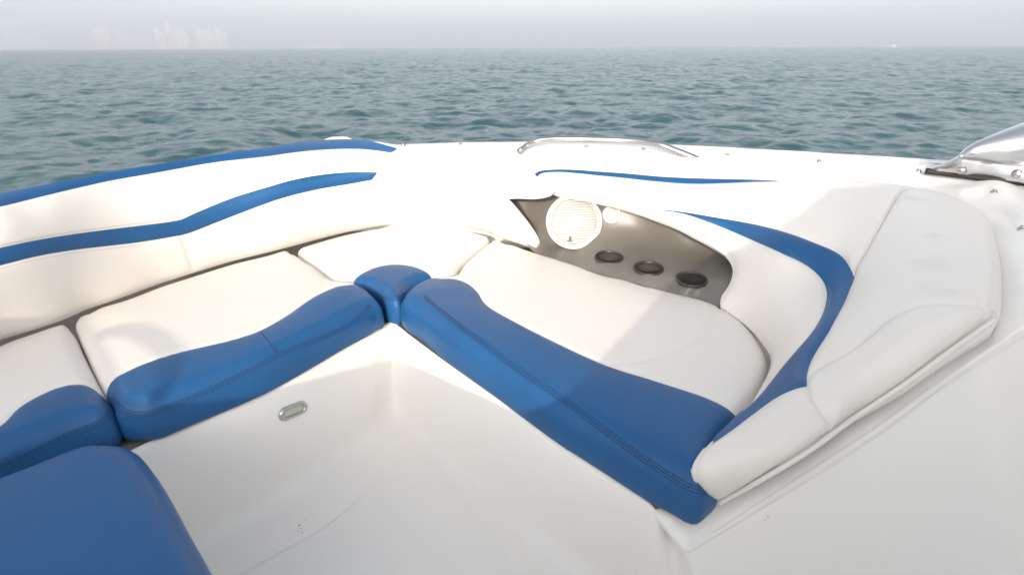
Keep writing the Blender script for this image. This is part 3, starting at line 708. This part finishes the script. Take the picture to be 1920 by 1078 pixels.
sheet('bulkhead', [(left[0][0], -.45), (right[-1][0], -.45), (right[-1][0], .29), (edge[3][0] + .15, .29), edge[3], edge[2], edge[1], (edge[1][0] - .15, .29), (left[0][0], .29)], M_gel, YB, .03)
sheet('windscreen', [edge[1], edge[0], left[0], (left[0][0], .295), (edge[1][0] - .14, .295)], M_tint)
sheet('windscreen', [*right, (right[-1][0], .295), (edge[3][0] + .14, .295)], M_tint)
rl = [on_screen(W(*p)) for p in ((150,640,0),(172,624,0),(215,613,0),(258,611,0),(300,626,0),(330,655,0),(340,690,0),(325,730,-.02))]
MB().tube(curve([(x, YB - .03, z) for x, z in rl], 5), .0135, 10).build('windscreen_rail', M_alu, boat)

# ---- courtesy light on the bench front -----------------------------
def on_bench(x, y):
    """Point of the left bench front seen at a photo point."""
    a, b = W(501,739,B-.003), W(650,654,B-.003); a2, b2 = W(520,942,Z_FLOOR), W(650,853,Z_FLOOR)
    nn = np.cross(b - a, a2 - a); d = ray((x, y))[0]; t = ((a - CAM) @ nn) / (d @ nn); nn /= np.linalg.norm(nn)
    if nn @ (CAM - a) < 0: nn = -nn
    return CAM + d * t, nn
c, nn = on_bench(548, 769); e1, _ = on_bench(522, 778); e2, _ = on_bench(574, 757)
ax = (e2 - e1); Lh = np.linalg.norm(ax) / 2; ax /= np.linalg.norm(ax); ay = np.cross(nn, ax); M = np.stack([ax, ay, nn], 1)
def stadium(L, r, n=14):
    a = np.linspace(-math.pi/2, math.pi/2, n); p = [((L - r) + r*math.cos(t), r*math.sin(t)) for t in a] + [(-(L - r) - r*math.cos(t), -r*math.sin(t)) for t in a]
    return np.array(p)
def stad_loft(prof, cap=None):
    rows = []
    for L, r, h in prof:
        s = stadium(L, r); rows.append((M @ np.column_stack([s, np.full(len(s), h)]).T).T + c)
    n = len(rows[0]); V = np.vstack(rows); Fc = [(j*n+i, j*n+(i+1) % n, (j+1)*n+(i+1) % n, (j+1)*n+i) for j in range(len(rows)-1) for i in range(n)]
    if cap: Fc.append(tuple((len(rows)-1)*n + i for i in range(n)))
    return V, Fc
h = Lh * .46
lt = MB().add(*stad_loft([(Lh,h,-.004),(Lh,h,.004),(Lh*.95,h*.9,.009),(Lh*.84,h*.72,.011),(Lh*.76,h*.58,.009),(Lh*.74,h*.54,.002)])).build('courtesy_light', M_steel, boat)
MB().add(*stad_loft([(Lh*.75,h*.56,.003),(Lh*.70,h*.50,.0055),(Lh*.5,h*.3,.006)], True)).build('lens', M_lens, lt)

# ---- bow fitting behind the left roll -------------------------------
p = W(632, 275, .297); M = frame(np.array([0, 0, 1.0]), up=(0, 1, 0))
mb = MB(); V, Fc = tube_data(np.array([p + [-.075,.05,.0], p + [-.06,.05,.012], p + [-.03,.05,.019], p + [.03,.05,.019], p + [.05,.05,.012], p + [.065,.05,.0]]), [.006,.012,.014,.014,.012,.006], 12); mb.add(V, Fc)
mb.build('bow_fitting', M_wplast, boat)

# ------------------------------------------------------------------ sea
def ocean_tile(N, L, wind, wdir, amp, lmin):
    k = 2 * np.pi * np.fft.fftfreq(N, L / N); kx, ky = np.meshgrid(k, k, indexing='ij'); kk = np.hypot(kx, ky); kk[0, 0] = 1
    Lw = wind ** 2 / 9.81
    cosf = (kx * math.cos(wdir) + ky * math.sin(wdir)) / kk
    Ph = np.exp(-1 / (kk * Lw) ** 2) / kk ** 3.6 * (cosf ** 2 * .7 + .3) * np.exp(-(kk * lmin) ** 2); Ph[0, 0] = 0
    H = (RNG.normal(size=(N, N)) + 1j * RNG.normal(size=(N, N))) * np.sqrt(Ph)
    h = np.fft.ifft2(H); s = amp / h.real.std()
    dx = np.fft.ifft2(-1j * kx / kk * H).real * s; dy = np.fft.ifft2(-1j * ky / kk * H).real * s
    return h.real * s, dx, dy, L, N
def samp(tile, x, y):
    h, dx, dy, L, N = tile; u = (x / L * N) % N; v = (y / L * N) % N
    i = np.floor(u).astype(int); j = np.floor(v).astype(int); fu = u - i; fv = v - j; i %= N; j %= N; i1 = (i+1) % N; j1 = (j+1) % N
    f = lambda a: a[i,j]*(1-fu)*(1-fv) + a[i1,j]*fu*(1-fv) + a[i,j1]*(1-fu)*fv + a[i1,j1]*fu*fv
    return f(h), f(dx), f(dy)
t1 = ocean_tile(1024, 41.0, 2.6, R(70), .030, .03); t2 = ocean_tile(512, 17.3, 1.6, R(118), .0165, .02)
r = [1.5]
while r[-1] < 6000: r.append(r[-1] + max(.045, r[-1] * .0058) if r[-1] < 700 else r[-1] * 1.06)
r = np.array(r); th = np.concatenate([np.linspace(R(-62), R(62), 560), np.linspace(R(62), R(298), 70)[1:-1]])
RR, TT = np.meshgrid(r, th, indexing='ij'); X = RR * np.sin(TT); Y = RR * np.cos(TT)
h1, a1, b1 = samp(t1, X, Y); ca, sa = math.cos(.5), math.sin(.5)
h2, a2, b2 = samp(t2, X * ca - Y * sa, X * sa + Y * ca)
fade = np.clip(1.1 - RR / 900, 0, 1); front = np.clip((R(70) - np.abs((TT + np.pi) % (2*np.pi) - np.pi)) / R(8), 0, 1); fade = fade * front
Zs = Z_SEA + (h1 + h2) * fade; X = X + (a1 + .8 * a2) * fade * .9; Y = Y + (b1 + .8 * b2) * fade * .9
nr, nt = RR.shape; idx = np.arange(nr * nt).reshape(nr, nt)
q = np.stack([idx[:-1], np.roll(idx, -1, 1)[:-1], np.roll(idx, -1, 1)[1:], idx[1:]], -1).reshape(-1, 4)
me = bpy.data.meshes.new('sea'); V = np.stack([X, Y, Zs], -1).reshape(-1, 3)
me.vertices.add(len(V)); me.vertices.foreach_set('co', V.ravel())
me.loops.add(q.size); me.loops.foreach_set('vertex_index', q[:, ::-1].ravel().astype(np.int32))
me.polygons.add(len(q)); me.polygons.foreach_set('loop_start', np.arange(0, q.size, 4, dtype=np.int32)); me.polygons.foreach_set('loop_total', np.full(len(q), 4, np.int32))
me.update(calc_edges=True); me.validate()
ms = bpy.data.materials.new('sea_water'); ms.use_nodes = True; t = ms.node_tree; b = t.nodes['Principled BSDF']
b.inputs['Base Color'].default_value = (.017, .064, .073, 1); b.inputs['Roughness'].default_value = .26; b.inputs['IOR'].default_value = 1.333
g = t.nodes.new('ShaderNodeNewGeometry'); prev = None
for sc, st, ds in ((.8, .45, .25), (2.6, .55, .10), (8, .45, .02)):
    mp = t.nodes.new('ShaderNodeMapping'); mp.inputs['Scale'].default_value = (.6, 1, 1); t.links.new(g.outputs['Position'], mp.inputs[0])
    nz = t.nodes.new('ShaderNodeTexNoise'); nz.inputs['Scale'].default_value = sc; nz.inputs['Detail'].default_value = 4; t.links.new(mp.outputs[0], nz.inputs['Vector'])
    bp = t.nodes.new('ShaderNodeBump'); bp.inputs['Strength'].default_value = st; bp.inputs['Distance'].default_value = ds; t.links.new(nz.outputs[0], bp.inputs['Height'])
    if prev: t.links.new(prev.outputs[0], bp.inputs['Normal'])
    prev = bp
t.links.new(prev.outputs[0], b.inputs['Normal'])
tag(link('sea', me, ms), None, None, kind='structure')

# ------------------------------------------------------------------ far shore
D = 4700.0
HZ = CAM[2]
def bearing(px):
    d = ray((px, 92))[0]; d[2] = 0; return d / np.linalg.norm(d)
def tower(px0, px1, top_px, hue, label, name='tower_block', style=0, dist=D):
    d = bearing((px0 + px1) / 2); wd = (px1 - px0) * dist * np.linalg.norm(ray(((px0+px1)/2, 92))[0]) / F / 1.25
    ht = top_px * dist * np.linalg.norm(ray(((px0+px1)/2, 92))[0]) / F
    c = d * dist; a = np.array([d[1], -d[0], 0]); Mx = np.stack([a, d, np.array([0, 0, 1.0])], 1); mb = MB()
    z0 = Z_SEA - .5
    def bx(cx, w, h0, h1, dp): mb.box(np.array([c[0], c[1], z0]) + Mx @ np.array([cx * wd, 0, (h0 + h1) / 2 * ht]), np.array([w * wd / 2, dp * wd / 2, (h1 - h0) / 2 * ht]), Mx)
    if style == 0: bx(0, 1, 0, .86, .6); bx(-.08, .7, .86, .95, .45); bx(.1, .25, .95, 1.0, .3)
    elif style == 1: bx(-.28, .44, 0, 1.0, .6); bx(.25, .5, 0, .9, .55); bx(-.28, .2, 1.0, 1.05, .3)
    elif style == 2: bx(0, 1, 0, .5, .6); bx(-.1, .72, .5, .8, .5); bx(-.18, .4, .8, 1, .4)
    else: bx(0, 1, 0, .7, .5); bx(.28, .3, .7, 1, .4); bx(-.3, .25, .7, .85, .4)
    o = mb.build(name, hue, None, smooth=False)
    return tag(o, label, 'building', 'hazy buildings along the far shore')
def far_mat(name, wallc, sx):
    m = bpy.data.materials.new(name); m.use_nodes = True; t = m.node_tree; b = t.nodes['Principled BSDF']; b.inputs['Roughness'].default_value = .8
    g = t.nodes.new('ShaderNodeTexCoord'); br = t.nodes.new('ShaderNodeTexBrick'); br.offset = 0
    br.inputs['Color1'].default_value = (.10, .11, .13, 1); br.inputs['Color2'].default_value = (.13, .14, .16, 1); br.inputs['Mortar'].default_value = (*wallc, 1)
    br.inputs['Scale'].default_value = 1; br.inputs['Brick Width'].default_value = sx; br.inputs['Row Height'].default_value = 3.2; br.inputs['Mortar Size'].default_value = 1.0
    mp = t.nodes.new('ShaderNodeMapping'); mp.inputs['Rotation'].default_value = (R(90), 0, 0); t.links.new(g.outputs['Object'], mp.inputs[0]); t.links.new(mp.outputs[0], br.inputs['Vector'])
    t.links.new(br.outputs['Color'], b.inputs['Base Color']); return m
MF = [far_mat('pink_tower_wall', (.75, .52, .42), 5), far_mat('cream_tower_wall', (.74, .66, .54), 4), far_mat('grey_tower_wall', (.5, .5, .52), 6)]
tower(188,207,22,MF[0],'pinkish slab tower at the left end of the clear skyline group',style=0)
tower(210,226,17,MF[2],'low grey block just right of the pinkish slab tower',style=3)
tower(229,243,18,MF[2],'grey stepped block third from the left in the skyline group',style=2)
tower(248,268,16,MF[2],'wide low grey block in the middle gap of the skyline group',style=3)
tower(272,290,14,MF[2],'lowest grey block in the skyline, before the cream towers',style=2)
tower(299,311,20,MF[1],'slim cream tower left of the tallest tower on the far shore',style=1)
tower(320,333,28,MF[0],'tallest pinkish tower on the far shore',style=2)
tower(337,354,22,MF[1],'broad cream tower just right of the tallest tower',style=0)
tower(358,371,17,MF[2],'low grey tower between the cream towers on the far shore',style=3)
tower(376,387,23,MF[1],'slim cream tower with a twin top, third from the right of the skyline group',style=1)
tower(392,404,22,MF[0],'narrow pinkish tower second from the right of the skyline group',style=0)
tower(413,428,22,MF[1],'cream tower at the right end of the skyline group',style=1)
tower(20,44,24,MF[2],'faint wide tower near the left edge of the photo, on the far shore',style=0,dist=5900)
tower(54,80,20,MF[2],'faint stepped tower second from the left edge, on the far shore',style=2,dist=5900)
tower(578,600,8,MF[1],'low faint cream block on the shore above the blue roll, left of its pair',style=3,dist=5700)
tower(606,640,10,MF[0],'low faint pinkish block on the shore above the blue roll, right of its pair',style=2,dist=5700)
# low coast strip
pts = np.linspace(-150, 1075, 60); P = []
for k, px in enumerate(pts):
    d = bearing(px); hh = (7 + 8 * abs(math.sin(k * 1.7)) * abs(math.sin(k * .37 + 1))) * max(.15, 1 - max(0, px) / 1300)
    P.append((d * 6050 + [0, 0, Z_SEA - 1], d * 6050 + [0, 0, Z_SEA + hh], d * 6200 + [0, 0, Z_SEA + hh * 1.2], d * 6350 + [0, 0, Z_SEA - 1]))
P = np.array(P); tag(loft('shore', [P[:, k] for k in range(4)], mat('pale_sand', (.55, .45, .38), .9)), None, None, kind='structure')
# far boat
d = bearing(1675); c = d * 1500 + [0, 0, Z_SEA]; a = np.array([d[1], -d[0], 0])
fb = empty('distant_boat', c, 'tiny white boat on the horizon at the right', 'boat')
hullp = np.array([(-5.2,-1.3,.0),(-5.4,-1.5,1.2),(5.6,0,1.7),(4.6,0,0)])
V = []; 
for s_ in (-1, 1):
    for x, y, z in hullp: V.append(c + a * x + d * (y * s_) + np.array([0, 0, z - .2]))
put(mesh('hull', V, [(0,1,2,3),(4,7,6,5),(1,5,6,2),(0,4,5,1),(0,3,7,4)], M_wplast, smooth=False), fb)
Mx = np.stack([a, d, np.array([0, 0, 1.0])], 1)
put(MB().box(c + a * -.3 + [0,0,2.4], np.array([2.4,1.1,1.0]), Mx).box(c + a * -.6 + [0,0,3.9], np.array([1.4,.9,.6]), Mx).build('cabin', M_wplast, None, smooth=False), fb)
put(MB().tube([c + a * -.6 + [0,0,4.4], c + a * -.6 + [0,0,6.3]], .12, 6).build('mast', M_wplast), fb)

# ------------------------------------------------------------------ haze
HZB = 7600.0; mb = MB().box(np.array([0, 0, 100 - 1.6]), np.array([HZB, HZB, 100.0]))
mh = bpy.data.materials.new('haze_air'); mh.use_nodes = True; t = mh.node_tree; t.nodes.remove(t.nodes['Principled BSDF'])
pv = t.nodes.new('ShaderNodeVolumePrincipled'); pv.inputs['Color'].default_value = (.67, .75, .84, 1); pv.inputs['Density'].default_value = 0.00052; pv.inputs['Anisotropy'].default_value = 0
t.links.new(pv.outputs[0], t.nodes['Material Output'].inputs['Volume'])
tag(mb.build('haze', mh, None, smooth=False), None, None, kind='stuff')
